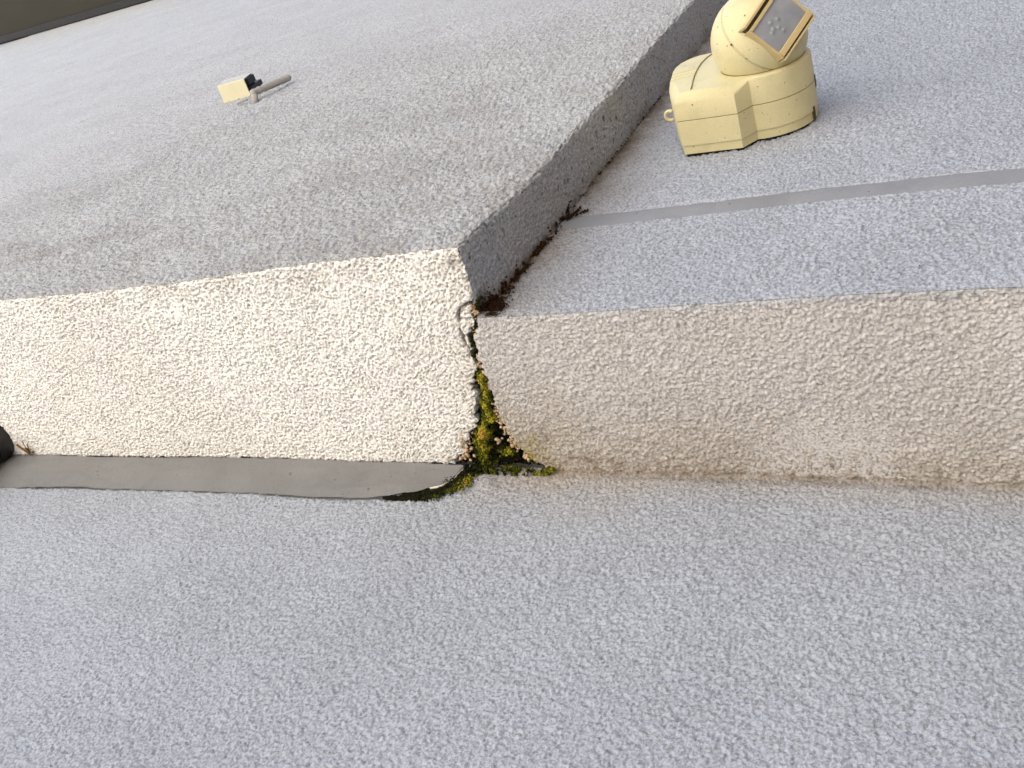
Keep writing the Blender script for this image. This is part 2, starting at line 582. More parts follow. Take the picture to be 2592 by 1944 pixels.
def left_block(xp, y, z):
    P, n = rounded(xp, y, z, (None, -DL, 0.0), (0.0, -.0028, None), RL * np.ones(1)[0])
    k = 1 - sst(.010, .024, P[..., 2])
    e = edge_left(P[..., 1].ravel()).reshape(xp.shape)
    e = np.where(P[..., 1] > -.16, e, e * 1.0)
    cz = np.interp(P[..., 2].ravel(), [0., .03, .087, .2, .39, .65, 1.0], [0., .0005, .002, .0035, .0035, .002, 0.]).reshape(xp.shape)
    near = sst(-.16, -.02, P[..., 0])                 # edge irregularity fades into the block
    P = P.copy()
    P[..., 0] = P[..., 0] + e * k * near + cz * near * (1 - k)
    P[..., 2] = P[..., 2] + np.interp(P[..., 0], DROPX, DROPZ) * sst(-.13, -.003, P[..., 1]) * (1 - sst(.01, .03, P[..., 2]))
    P[..., 1] = P[..., 1] + warp_left_y(P[..., 0].ravel(), P[..., 2].ravel()).reshape(xp.shape) * sst(-.10, -DL, P[..., 1])
    return P, n


def left_h(P, n):
    S = P.shape[:-1]
    Q = P.reshape(-1, 3)
    nq = n.reshape(-1, 3)
    hp = h_pits(Q, nq)
    far = np.maximum(-Q[:, 0] / 1.15, Q[:, 2] / 1.0)      # the coat was rubbed smoother higher up
    hw = h_grain(Q, nq, .0033, .0036, 1) * (1 - .68 * sst(.45, 1.0, far))
    w = sst(.35, .8, -n[..., 2]).ravel()             # pitted coat below, grained coat on the upright faces
    we = sst(.6, .95, n[..., 0]).ravel()              # the end face is floated nearly smooth
    h = hw * (1 - w) * (1 - .72 * we) + hp * w
    # ragged arrises
    ed = (1 - np.max(np.abs(n), axis=-1)).ravel()
    h = h + (gn(Q, 70, 15) * .0030 + gn(Q, 210, 16) * .0026) * sst(0.02, .25, ed)
    # loose flake beside the main crack, its outline a deep groove
    f = seg_dist(Q[:, 0] + gn(Q, 260, 44) * .0018, Q[:, 1] + gn(Q, 260, 45) * .0018, FLAKE)
    low = (Q[:, 2] < .004)
    fw = .0010 * (1 + .9 * gn(Q, 240, 19))
    h = h - .0080 * np.exp(-(f / np.maximum(fw, .0003)) ** 2) * low * (.12 + .88 * sst(-.12, .22, gn(Q, 150, 46)))
    return h.reshape(S)


def spec_right(xp):
    return xp


X, Y = np.meshgrid(xs, ys, indexing='ij')
P, n = left_block(X, Y, np.zeros_like(X))
P = norm_disp(P, n, left_h(P, n))
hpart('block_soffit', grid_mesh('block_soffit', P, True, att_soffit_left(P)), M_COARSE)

dz = lambda z: .0009 * max(.95, min(4.0, (.95 + 1.15 * z))) if z < 1.0 else .006 + .01 * (z - 1.0)
zf = np.concatenate([spaced(0, .012, lambda z: .0007), spaced(.012, 2.5, lambda z: dz(z) * 1.85)[1:]])
xf = np.concatenate([spaced(-3.4, -1.15, lambda x: .012), spaced(-1.15, -.30, lambda x: .0023 if x < -.7 else .0017)[1:], spaced(-.30, -.03, lambda x: .00128)[1:], spaced(-.03, 0, lambda x: .0007)[1:]])
zlo = zf[zf <= 1.02]
for xx_, zz_ in ((xf[xf >= -1.16], zlo),
                 (spaced(-1.16, -.30, lambda x: .0028), spaced(1.012, 2.5, lambda z: .0028 + .010 * (z - 1.0))),
                 (spaced(-.31, 0., lambda x: .004), spaced(1.012, 2.5, lambda z: .012)),
                 (spaced(-3.4, -1.15, lambda x: .0042 - .0030 * (x + 1.15)), spaced(0.2, 2.5, lambda z: .0062))):
    X, Z = np.meshgrid(xx_, zz_, indexing='ij')
    P, n = left_block(X, np.full_like(X, -DL), Z)
    P = norm_disp(P, n, left_h(P, n))
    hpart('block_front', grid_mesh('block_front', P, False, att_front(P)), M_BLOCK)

yr = np.concatenate([spaced(-DL, -DR + .012, lambda y: .00075), spaced(-DR + .012, -.003, lambda y: .0009)[1:]])
zr = np.concatenate([spaced(0, .012, lambda z: .0007), spaced(.012, 1.0, lambda z: dz(z) * 1.1)[1:], spaced(1.0, 2.5, lambda z: .03)[1:]])
Yg, Z = np.meshgrid(yr, zr, indexing='ij')
P, n = left_block(np.zeros_like(Yg), Yg, Z)
P = norm_disp(P, n, left_h(P, n) * np.where(Yg < -.16, 1, .8))
keep = (Yg < -DR + .02) | (Z < .016)
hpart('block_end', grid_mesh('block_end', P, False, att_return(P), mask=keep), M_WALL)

# ---- right-hand part: upper wall in two lifts with a filled joint, soffit, fillet to the lower wall
RR = 0.0035
RF = 0.0045


def right_block(xp, y, z, zlo_, zhi_, left=True):
    P, n = rounded(xp, y, z, (0.0 if left else None, -DR, zlo_), (None, None, zhi_), RR if left else .0022)
    P = P.copy()
    if left:
        k = 1 - sst(.012, .022, P[..., 2])
        near = 1 - sst(.01, .10, P[..., 0])
        P[..., 0] += edge_right(P[..., 1].ravel()).reshape(xp.shape) * k * near
    P[..., 1] += .0012 * np.sin(P[..., 0] * 14 + 1.0) * sst(-.12, -DR, P[..., 1])
    return P, n


def right_h(P, n):
    S = P.shape[:-1]
    Q = P.reshape(-1, 3)
    w = sst(.35, .8, -n[..., 2]).ravel()
    nq = n.reshape(-1, 3)
    h = h_grain(Q, nq, .0019, .0015, 31) * w + h_grain(Q, nq, .0018, .0018, 1) * (1 - w)
    ed = (1 - np.max(np.abs(n), axis=-1)).ravel()
    h = h + (gn(Q, 90, 17) * .0010 + gn(Q, 220, 18) * .0008) * sst(0.02, .25, ed) * (Q[:, 1] < -DR + .012)
    # wall edges against the joint wander a little
    j = np.exp(-((Q[:, 2] - S0) / .003) ** 2) + np.exp(-((Q[:, 2] - S1) / .003) ** 2)
    h = h * (1 - .55 * np.minimum(j, 1)) - .0002 * j * (Q[:, 1] < -.14)
    return h.reshape(S)


xr = np.concatenate([spaced(0, .03, lambda x: .0006), spaced(.03, .375, lambda x: .00082)[1:], spaced(.375, .6, lambda x: .004)[1:]])
yr2 = np.concatenate([spaced(-DR, -DR + .01, lambda y: .00065), spaced(-DR + .01, -RF, lambda y: .00078)[1:]])
X, Yg = np.meshgrid(xr, yr2, indexing='ij')
P, n = right_block(X, Yg, np.zeros_like(X), 0.0, None)
# fillet continuation
ph = np.linspace(0, math.pi / 2, 19)[1:]
Xf, Ph = np.meshgrid(xr, ph, indexing='ij')
Pf = np.stack([Xf + edge_right(np.full(Xf.size, -RF)).reshape(Xf.shape) * (1 - sst(.01, .10, Xf)), -RF + RF * np.sin(Ph), -RF + RF * np.cos(Ph)], -1)
nf = np.stack([np.zeros_like(Xf), -np.sin(Ph), -np.cos(Ph)], -1)
ext = np.linspace(.0008, .014, 16)
Xe, Ee = np.meshgrid(xr, ext, indexing='ij')
Pe = np.stack([Xe + (Pf[:, -1:, 0] - xr[:, None]), .0001 + .0022 * (Ee / .014) ** 2, -RF - Ee], -1)
ne = np.zeros_like(Pe); ne[..., 1] = -1
P = np.concatenate([P, Pf, Pe], 1)
n = np.concatenate([n, nf, ne], 1)
P = norm_disp(P, n, right_h(P, n))
P[..., 2] += .0022 * np.interp(P[..., 0], [0, .08, .23, .28, .36, .6], [-.6, -.2, 1.1, .9, -1.0, -1.5]) * sst(-.12, -.02, P[..., 1]) * sst(-.024, -.012, P[..., 2])
asr = att_soffit_right(P)
tw_ = np.zeros(P.shape[:2])
tw_[:, len(yr2):] = np.concatenate([sst(.05, 1.3, ph), np.ones(16)])[None, :]
nz_ = gn(P.reshape(-1, 3), 260, 25).reshape(tw_.shape) + .6 * gn(P.reshape(-1, 3), 70, 26).reshape(tw_.shape)
tw_ = np.maximum(tw_, (1 - sst(-DR - .001, -DR + .008 + .004 * nz_, P[..., 1])) * .85)
alow = att_lower(P)
lowr = sst(-.0015, -.0055, P[..., 2]).ravel()
for k_ in ('stain', 'grime_shade', 'green', 'rust_shade'):
    asr[k_] = asr[k_] * (1 - lowr) + alow[k_] * lowr
asr['towall'] = tw_ + .15 * nz_ * (tw_ > .02)
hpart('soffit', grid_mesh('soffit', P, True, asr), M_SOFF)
# the broken plaster edge of the soffit, rising into the joint
Zs, Yk = np.meshgrid(zs_skirt, np.concatenate([yr2, [-.004, -.001]]), indexing='ij')
Pk, nk = right_block(np.zeros_like(Zs), Yk, Zs, 0.0, None)
Pk = norm_disp(Pk, nk, right_h(Pk, nk))
ak = att_soffit_right(Pk)
ak['towall'] = ak['rust_shade'] * 0
ak['rust_shade'] = np.maximum(ak['rust_shade'], .75 * sst(.002, .006, Pk[..., 2]).ravel())  # darker further up into the crack
hpart('broken_edge', grid_mesh('broken_edge', Pk, True, ak), M_SOFF)

xw = np.concatenate([spaced(-.012, .375, lambda x: .0008), spaced(.375, .6, lambda x: .005)[1:]])
zl = np.concatenate([spaced(0, .01, lambda z: .00065), spaced(.01, S0 - .006, lambda z: .0008)[1:], spaced(S0 - .006, S0, lambda z: .0006)[1:]])


def wall_piece(name, zz, z0, z1):
    X, Z = np.meshgrid(xw, zz, indexing='ij')
    P, n = right_block(X, np.full_like(X, -DR), Z, z0, z1, left=False)
    P = norm_disp(P, n, right_h(P, n))
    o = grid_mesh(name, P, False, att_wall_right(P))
    return hpart(name, o, M_WALL)


def lip(name, zed, z0, z1):
    Yq, X = np.meshgrid(np.linspace(-DR, -DR + .010, 9), xw, indexing='ij')
    P, n = right_block(X, Yq, np.full_like(X, zed), z0, z1, left=False)
    P = norm_disp(P, n, right_h(P, n))
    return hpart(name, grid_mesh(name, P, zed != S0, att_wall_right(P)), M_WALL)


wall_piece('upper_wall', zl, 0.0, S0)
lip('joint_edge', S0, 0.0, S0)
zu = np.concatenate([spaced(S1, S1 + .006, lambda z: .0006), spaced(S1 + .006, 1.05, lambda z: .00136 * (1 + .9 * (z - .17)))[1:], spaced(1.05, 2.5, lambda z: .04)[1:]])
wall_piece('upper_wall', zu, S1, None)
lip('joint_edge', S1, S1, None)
# joint filler
xj = np.linspace(-.012, .6, 307)
zj = np.linspace(S0 - .004, S1 + .004, 15)
X, Z = np.meshgrid(xj, zj, indexing='ij')
Q = np.stack([X, np.zeros_like(X), Z], -1).reshape(-1, 3)
hj = (gn(Q * np.array([.35, 1, 1]), 60, 81) * .0006 + .0008 * np.exp(-((Q[:, 0] - .140) / .006) ** 2)).reshape(X.shape)
P = np.stack([X, -DR + .0004 + .0008 * ((Z - (S0 + S1) / 2) / .0115) ** 2 + hj, Z], -1)
P[..., 1] += .0012 * np.sin(P[..., 0] * 14 + 1.0)
hpart('joint_filler', grid_mesh('joint_filler', P, False, cull=False), M_JOINT)

# ---- lower wall
xl = np.concatenate([spaced(-1.15, -.72, lambda x: .006), spaced(-.72, -.30, lambda x: .0016)[1:], spaced(-.30, .375, lambda x: .00100)[1:], spaced(.375, .6, lambda x: .005)[1:]])
zw = np.concatenate([spaced(-.60, -.38, lambda z: .006), spaced(-.38, -.045, lambda z: .00106)[1:], spaced(-.045, .004, lambda z: .0009)[1:]])
X, Z = np.meshgrid(xl, zw, indexing='ij')
P = np.stack([X, np.zeros_like(X), Z], -1)
n = np.zeros_like(P)
n[..., 1] = -1
Q = P.reshape(-1, 3)
h = h_grain(Q, n.reshape(-1, 3), .0016, .0019, 51)
t = seg_dist(Q[:, 0], Q[:, 2], TAIL)
h = h - .004 * np.exp(-(t / .0032) ** 2) + .0035 * np.exp(-(np.hypot(Q[:, 0] + .042, Q[:, 2] + .017) / .012) ** 2)
P = norm_disp(P, n, h.reshape(X.shape))
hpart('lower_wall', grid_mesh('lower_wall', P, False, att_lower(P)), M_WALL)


# ---- plain continuation of the faces outside the detailed areas, and the masonry behind
def quads(name, rects, mat):
    V, F = [], []
    for r in rects:
        b = len(V)
        V += r
        F.append((b, b + 1, b + 2, b + 3))
    hpart(name, raw_mesh(name, V, F), mat)


def xz(y, x0, x1, z0, z1):
    return [(x0, y, z0), (x1, y, z0), (x1, y, z1), (x0, y, z1)]


BK = .0024
quads('plain_wall', [xz(BK, -5, 4, -2.05, .004), xz(-DR + BK, .012, 4, BK, S0), xz(-DR + BK, .012, 4, S1, 2.5), xz(-DL + .0080, -5, -.006, .0075, .10), xz(-DL + .0026, -5, -.006, .105, 2.5),
                     [(-5, -DL + .0080, .10), (-.006, -DL + .0080, .10), (-.006, -DL + .0026, .105), (-5, -DL + .0026, .105)],
                     [(-.006, -DL + .0080, .020), (-.006, -DR + BK, .020), (-.006, -DR + BK, .105), (-.006, -DL + .0080, .105)],
                     [(-.006, -DL + .0026, .105), (-.006, -DR + BK, .105), (-.006, -DR + BK, 2.5), (-.006, -DL + .0026, 2.5)]], M_WALL)
quads('plain_soffit', [[(-5, -DL + .0080, .0075), (-5, BK, .0075), (-.11, BK, .0075), (-.11, -DL + .0080, .0075)]], M_COARSE)
quads('plain_soffit', [[(.03, -DR + BK, BK), (.03, BK, BK), (4, BK, BK), (4, -DR + BK, BK)]], M_SOFF)
quads('joint_filler', [xz(-DR + .0016, .55, 4, S0 - .002, S1 + .002)], M_JOINT)


def box_vf(x0, x1, y0, y1, z0, z1, b=0):
    V = [(x0, y0, z0), (x1, y0, z0), (x1, y1, z0), (x0, y1, z0), (x0, y0, z1), (x1, y0, z1), (x1, y1, z1), (x0, y1, z1)]
    F = [(0, 3, 2, 1), (4, 5, 6, 7), (0, 1, 5, 4), (1, 2, 6, 5), (2, 3, 7, 6), (3, 0, 4, 7)]
    return V, [tuple(i + b for i in f) for f in F]


def boxes(lst):
    V, F = [], []
    for bx in lst:
        v, f = box_vf(*bx, b=len(V))
        V += v
        F += f
    return V, F


V, F = boxes([(-5, 4, .02, 5, -2.05, 2.49), (-5, -.03, -DL + .02, .02, .022, 2.49), (-.03, 4, -DR + .016, .02, .022, 2.49)])
hpart('masonry', raw_mesh('masonry', V, F), M_CORE)
V, F = boxes([(-5.4, 4.4, -.46, 5.2, 2.5, 2.56), (-5.4, 4.4, -.50, -.46, 2.46, 2.66)])
hpart('roof_eave', raw_mesh('roof_eave', V, F), M_EAVE)
V, F = boxes([(-5.4, 4.4, -DL - .03, -DL - .004, 2.485, 2.4985)])
hpart('eave_gap_strip', raw_mesh('eave_gap_strip', V, F), M_BLACKP)  # black strip standing in for the dark gap under the eave

# ---- grey sealant band under the block, torn away at its right end
nx, nz = 330, 21
us = np.concatenate([np.linspace(-1.2, -.20, 190), np.linspace(-.20, -.0690, 140)[1:]])
botx = [-1.2, -.64, -.457, -.297, -.20, -.159, -.138, -.1215, -.100, -.0786, -.0720, -.069]
botz = [-.064, -.0590, -.0514, -.0476, -.0490, -.0475, -.0455, -.0425, -.0375, -.0270, -.0160, -.0035]
Q = np.stack([us, us * 0, us * 0], -1)
bz = np.interp(us, botx, botz) + gn(Q, 60, 91) * .0012 + gn(Q, 300, 92) * .0010 * sst(-.14, -.10, us)
tz = -.0012 + np.interp(us, DROPX, DROPZ) + gn(Q, 120, 93) * .0007
v = np.linspace(0, 1, nz)
Zb = bz[:, None] + (tz - bz)[:, None] * v[None, :]
Xb = np.repeat(us[:, None], nz, 1)
Qb = np.stack([Xb, Zb * 0, Zb], -1).reshape(-1, 3)
wav = (gn(Qb * np.array([.4, 1, 1]), 30, 94) * .0022 + gn(Qb * np.array([.5, 1, 1]), 110, 97) * .0006).reshape(Xb.shape)
curl = np.exp(-((1 - 0) * v[None, :] / .10)) * sst(-.15, -.09, Xb) * .0008
Yb = -.0024 - .0036 * v[None, :] ** 1.5 + wav - curl
front = np.stack([Xb, Yb, Zb], -1)
back = front.copy()
back[..., 1] += .0022
ntop = len(us) * nz
Vv = np.concatenate([front.reshape(-1, 3), back.reshape(-1, 3)])
idx = np.arange(ntop).reshape(len(us), nz)
Fq = []
for i in range(len(us) - 1):
    for j in range(nz - 1):
        Fq.append((idx[i, j], idx[i + 1, j], idx[i + 1, j + 1], idx[i, j + 1]))
        Fq.append((idx[i, j] + ntop, idx[i, j + 1] + ntop, idx[i + 1, j + 1] + ntop, idx[i + 1, j] + ntop))
hpart('sealant_band', raw_mesh('sealant_band', Vv, Fq, True), M_SEAL)
# the pale torn rim
rim_i = [i for i in range(len(us)) if us[i] > -.088]
Vt, Ft = [], []
for k, i in enumerate(rim_i):
    f0 = front[i, 0]; b0 = back[i, 0]
    w = .0013 * (.25 + random.random() * .6) * (.5 + .8 * abs(float(gn(np.array([[us[i], 0, 0]]), 300, 95)[0])) + .4 * math.sin(us[i] * 400) ** 2)
    Vt += [tuple(f0 + np.array([0, -.0003, .0002])), tuple(f0 + np.array([w * .35, .0004, -w])), tuple(b0 + np.array([w * .2, .0006, -w * .8]))]
    if k:
        a = 3 * (k - 1)
        Ft += [(a + 1, a + 4, a + 3, a), (a + 2, a + 5, a + 4, a + 1)]
hpart('torn_rim', raw_mesh('torn_rim', Vt, Ft, False), M_TORN)

# ------------------------------------------------------------------ ground
gv = [(-60, -120, -2.05), (60, -120, -2.05), (60, 6, -2.05), (-60, 6, -2.05)]
g = link('ground', raw_mesh('ground', gv, [(0, 1, 2, 3)]), M_GRND)
g['kind'] = 'structure'
g['label'] = 'sunlit sandy paving below the house'

# unseen dark timber wing added to shade the end face of the block
blocker = thing('shade_blocker', 'unseen dark timber clad wing standing at right angles to the plastered wall', 'light blocker', (1.1, -2.6, -2.05))
V, F = [], []
for k in range(26):
    z0 = .18 * k
    v, f = box_vf(0.0, .03, -2.6, 2.58, z0, z0 + .172, b=0)
    local_obj_ = link('blocker_board', raw_mesh('blocker_board', v, f), M_TIMBER, blocker)
v, f = box_vf(.03, 2.6, -2.6, 2.58, 0, 4.66)
link('blocker_core', raw_mesh('blocker_core', v, f), M_EAVE, blocker)

# ------------------------------------------------------------------ tufts (moss, lichen, crumbs)
_phi = (1 + 5 ** .5) / 2
OCT = np.array([(1, 0, 0), (-1, 0, 0), (0, 1, 0), (0, -1, 0), (0, 0, 1), (0, 0, -1)], float)
OCTF = np.array([(0, 2, 4), (2, 1, 4), (1, 3, 4), (3, 0, 4), (2, 0, 5), (1, 2, 5), (3, 1, 5), (0, 3, 5)])


def tufts(name, C, S, T, mat, seed=0):
    r = np.random.default_rng(seed)
    n = len(C)
    V = OCT[None] * (.55 + .9 * r.random((n, 6, 1))) * S[:, None, None]
    # random rotation
    q = r.normal(size=(n, 4)); q /= np.linalg.norm(q, axis=1, keepdims=True)
    w, x, y, z = q.T
    Rm = np.stack([np.stack([1 - 2 * (y * y + z * z), 2 * (x * y - z * w), 2 * (x * z + y * w)], -1),
                   np.stack([2 * (x * y + z * w), 1 - 2 * (x * x + z * z), 2 * (y * z - x * w)], -1),
                   np.stack([2 * (x * z - y * w), 2 * (y * z + x * w), 1 - 2 * (x * x + y * y)], -1)], 1)
    V = np.einsum('nij,nkj->nki', Rm, V) + C[:, None, :]
    F = (OCTF[None] + 6 * np.arange(n)[:, None, None]).reshape(-1, 3)
    me = bpy.data.meshes.new(name)
    me.vertices.add(n * 6)
    me.vertices.foreach_set('co', V.reshape(-1).astype(np.float32))
    nf = len(F)
    me.loops.add(nf * 3)
    me.loops.foreach_set('vertex_index', F.reshape(-1).astype(np.int32))
    me.polygons.add(nf)
    me.polygons.foreach_set('loop_start', np.arange(0, nf * 3, 3, dtype=np.int32))
    me.update(calc_edges=True)
    a = me.attributes.new('tint', 'FLOAT', 'POINT')
    a.data.foreach_set('value', np.repeat(np.clip(T, 0, 1), 6).astype(np.float32))
    return link(name, me, mat)


# moss bed inside the broken wedge: band down the middle, dark at the sides
n = 9000
yy = -.100 + .098 * rng.random(n) ** .85
el, er = edge_left(yy), edge_right(yy)
u = rng.random(n)
xx = el + (er - el) * u
cent = np.interp(yy, [-.10, -.082, -.071, -.062, -.052, -.044, -.029, -.018, -.008], [-.0206, -.0207, -.0224, -.0257, -.0281, -.0348, -.0428, -.0454, -.048])
d = np.abs(xx - cent)
hw = np.interp(yy, [-.1, -.06, -.03, 0], [.0050, .0065, .0085, .0080])
band = np.exp(-(d / hw) ** 2)
Qm = np.stack([xx, yy, yy * 0], -1)
nn = gn(Qm, 130, 101); n2 = gn(Qm, 320, 102)
org = np.exp(-(np.hypot(xx + .0346, (yy + .0416) * .8) / .006) ** 2) + 1.1 * np.exp(-(np.hypot((xx + .0244) * .6, yy + .018) / .0042) ** 2) + .6 * np.exp(-(np.hypot(xx + .042, yy + .0256) / .004) ** 2)
tint = .02 + .45 * band + .34 * nn + .30 * n2 + .34 * org
zz = .0085 - .0062 * band - .006 * np.clip(org, 0, 1) - .003 * nn + .0018 * rng.normal(size=n)
dark = (np.hypot(xx + .030, (yy + .0085) * 1.5) < .008)
tint = np.where(dark, .05, tint); zz = np.where(dark, .008, zz)
C = np.stack([xx, yy, zz], -1)
S = .0007 + .0010 * rng.random(n)
# tail of moss along the torn sealant, and along the foot of the wedge
n = 2600
seg = np.array(TAIL)
cum = np.concatenate([[0], np.cumsum(np.hypot(*np.diff(seg, axis=0).T))])
tt = cum[-1] * rng.random(n) ** 1.25
tx = np.interp(tt, cum, seg[:, 0]); tzz = np.interp(tt, cum, seg[:, 1])
wd = np.interp(tt, [0, cum[4], cum[6], cum[-1]], [.0072, .0056, .0022, .0009])
ox = rng.normal(size=n) * wd; oz = rng.normal(size=n) * wd * .55
Ct = np.stack([tx + ox, -.0002 - .0018 * rng.random(n), tzz + oz - .0026], -1)
nt1 = gn(Ct, 160, 103)
tt_t = .06 + .30 * nt1 + 40 * np.clip(-oz + ox * .4, -.004, .006) * 1.0
tt_t = tt_t * (1 - .6 * sst(-.082, -.092, tx))
C = np.concatenate([C, Ct]); S = np.concatenate([S, .0005 + .0008 * rng.random(n)]); tint = np.concatenate([tint, tt_t])
n = 2600
fx = -.066 + .085 * rng.random(n) ** 1.0
fz = -.0005 - .0065 * rng.random(n) * np.interp(fx, [-.07, -.03, .02], [1.2, 1.1, .7])
Cf = np.stack([fx, -.0005 - .006 * rng.random(n) ** 2, fz], -1)
nf1 = gn(Cf, 140, 104)
keepf = (nf1 > np.interp(fx, [-.066, -.03, -.01, .02], [-.4, -.25, -.02, .2]))
tf = .12 + .42 * nf1 + .30 * (fx > -.04) * rng.random(n)
C = np.concatenate([C, Cf[keepf]]); S = np.concatenate([S, (.0005 + .0008 * rng.random(n))[keepf]]); tint = np.concatenate([tint, tf[keepf]])
# dark tufts added in place of shade in the gap behind the torn sealant
n = 1500
gx = -.112 + .048 * rng.random(n)
gb = np.interp(gx, botx, botz)
gt = np.interp(gx, [-.128, -.105, -.0895, -.0814, -.0742, -.0684, -.0644], [-.041, -.0395, -.0372, -.0334, -.0255, -.0165, -.0078])
gf = rng.random(n)
Cg = np.stack([gx, -.0004 - .0016 * rng.random(n), gb + .003 + (gt - gb - .003) * gf], -1)
C = np.concatenate([C, Cg]); S = np.concatenate([S, .0006 + .0008 * rng.random(n)]); tint = np.concatenate([tint, .02 + .25 * rng.random(n) ** 2])
# little drip of moss below
n = 160
Cd = np.stack([-.055 + .003 * rng.normal(size=n), -.0035 - .001 * rng.random(n), -.0225 + .0045 * rng.normal(size=n)], -1)
C = np.concatenate([C, Cd]); S = np.concatenate([S, .0005 + .0006 * rng.random(n)]); tint = np.concatenate([tint, .45 + .2 * rng.normal(size=n)])
# main crack
n = 700
yc = -.165 + .07 * rng.random(n)
Cc = np.stack([edge_left(yc) + .0009 + .0007 * rng.normal(size=n), yc, .0005 + .0035 * rng.random(n)], -1)
C = np.concatenate([C, Cc]); S = np.concatenate([S, .0004 + .0005 * rng.random(n)]); tint = np.concatenate([tint, .12 + .18 * rng.random(n)])
mo = tufts('moss', C, S, tint, M_MOSS, 5)
mo['label'] = 'green and yellow moss filling the broken wedge shaped crack in the overhang'
mo['category'] = 'moss'
mo['kind'] = 'stuff'

# brown lichen in the upright inner corner
n = 5200
zc = .0 + .165 * rng.random(n) ** 1.35
zc = np.where(rng.random(n) < .08, .165 + .40 * rng.random(n) ** 1.6, zc)
jx = np.interp(zc, [0, .022, .061, .09, .124, .158, .27, .6], [.0010, .0010, .0020, .0026, .0034, .0038, .0036, .0025])
wdt = np.interp(zc, [0, .02, .05, .10, .155, .17, .3], [.0058, .0056, .0028, .0020, .0024, .0012, .0008])
q1 = rng.random(n)
ax = np.abs(rng.normal(size=n)) * wdt
on_wall = q1 < .55
Cl = np.stack([np.where(on_wall, jx + ax * .9, jx + .0006 * rng.random(n)),
               np.where(on_wall, -DR - .0009 * rng.random(n), -DR - ax * .9), zc], -1)
nl = gn(Cl, 150, 111)
kp = nl > -.12 + .15 * sst(.02, .1, zc)
tl = .16 + .5 * nl + .25 * rng.random(n) + .35 * (rng.random(n) < .08)
# patch at the foot of the corner
n2_ = 900
Cb = np.stack([.001 + .0055 * rng.normal(size=n2_) * .8 + .004, -DR - .0006 + .0016 * np.abs(rng.normal(size=n2_)) * -.8, .006 + .009 * rng.random(n2_)], -1)
Cl = np.concatenate([Cl[kp], Cb]); tl = np.concatenate([tl[kp], .15 + .35 * rng.random(n2_)])
Sl = .0003 + .0008 * rng.random(len(Cl)) ** 1.6
# small branching patch beside the end of the filled joint
pts = []
for k in range(170):
    s = rng.random()
    br = rng.integers(3)
    ang = (2.0, 1.2, .55)[br]
    pts.append((.008 + s * .016 * math.cos(ang) + .0010 * rng.normal(), -DR - .0008 * rng.random() - (.006 * s if br == 0 else 0), .162 + s * .024 * math.sin(ang) + .0015 * rng.normal()))
Cl = np.concatenate([Cl, np.array(pts)]); Sl = np.concatenate([Sl, .0005 + .0007 * rng.random(170)]); tl = np.concatenate([tl, .1 + .3 * rng.random(170)])
li = tufts('lichen', Cl, Sl, tl, M_LICH, 6)
li['label'] = 'dark brown lichen crusted along the upright inner corner beside the block'
li['category'] = 'lichen'
li['kind'] = 'stuff'

# crumbs of mortar hanging in the wedge
cr_pts = []
for cx, cy, sx, sy, k in ((-.0150, -.046, .0045, .008, 20), (-.0125, -.033, .0050, .0065, 22), (-.0275, -.031, .003, .004, 6), (-.0555, -.036, .0035, .006, 14), (-.0665, -.018, .005, .006, 18), (-.0630, -.010, .006, .0035, 12), (-.0188, -.062, .0013, .011, 14), (-.0105, -.024, .004, .004, 12), (-.0215, -.090, .002, .006, 8), (-.005, -.016, .005, .004, 12), (-.0125, -.135, .0012, .010, 14), (-.0060, -.153, .0015, .006, 12), (-.0185, -.108, .0012, .010, 12), (-.0165, -.048, .004, .010, 20), (-.060, -.028, .005, .012, 20)):
    for i in range(k):
        cr_pts.append((cx + sx * random.gauss(0, .7), cy + sy * random.gauss(0, .7), .0000 + .0035 * random.random()))
Cc = np.array(cr_pts)
cru = tufts('mortar_crumbs', Cc, .0009 + .0015 * rng.random(len(Cc)), rng.random(len(Cc)), M_CRUMB, 8)
cru.parent = house
cru.location = (0, 0, 2.05)
cru['kind'] = 'stuff'

# a wisp of dry weed by the pipe
Vw, Fw = [], []
for k in range(7):
    bx, by = -.640 + .004 * random.random(), -.006 - .003 * random.random()
    dx, dy = random.gauss(.004, .004), -.010 - .012 * random.random()
    b0 = len(Vw)
    Vw += [(bx, by, -.0095), (bx + .0016, by, -.0105), (bx + dx + .0010, by + dy, -.0125 - .003 * random.random()), (bx + dx, by + dy, -.0115)]
    Fw.append((b0, b0 + 1, b0 + 2, b0 + 3))
wd_o = link('dry_weed', raw_mesh('dry_weed', Vw, Fw), plain_mat('dry_straw', (0.33, 0.20, 0.05), (0.25, 0.15, 0.04), 200, .9))
wd_o['label'] = 'tiny tan dry weed sprouting between sealant band and overhang near the black pipe'
wd_o['category'] = 'weed'


# ------------------------------------------------------------------ generic mesh pieces
def local_obj(name, V, F, mat, parent, M3=None, smooth=False, bevel=0.0):
    me = raw_mesh(name, V, F, smooth)
    o = link(name, me, mat, parent)
    if bevel:
        b = o.modifiers.new('bevel', 'BEVEL')
        b.width = bevel
        b.segments = 3
        b.limit_method = 'ANGLE'
        b.angle_limit = math.radians(35)
    return o


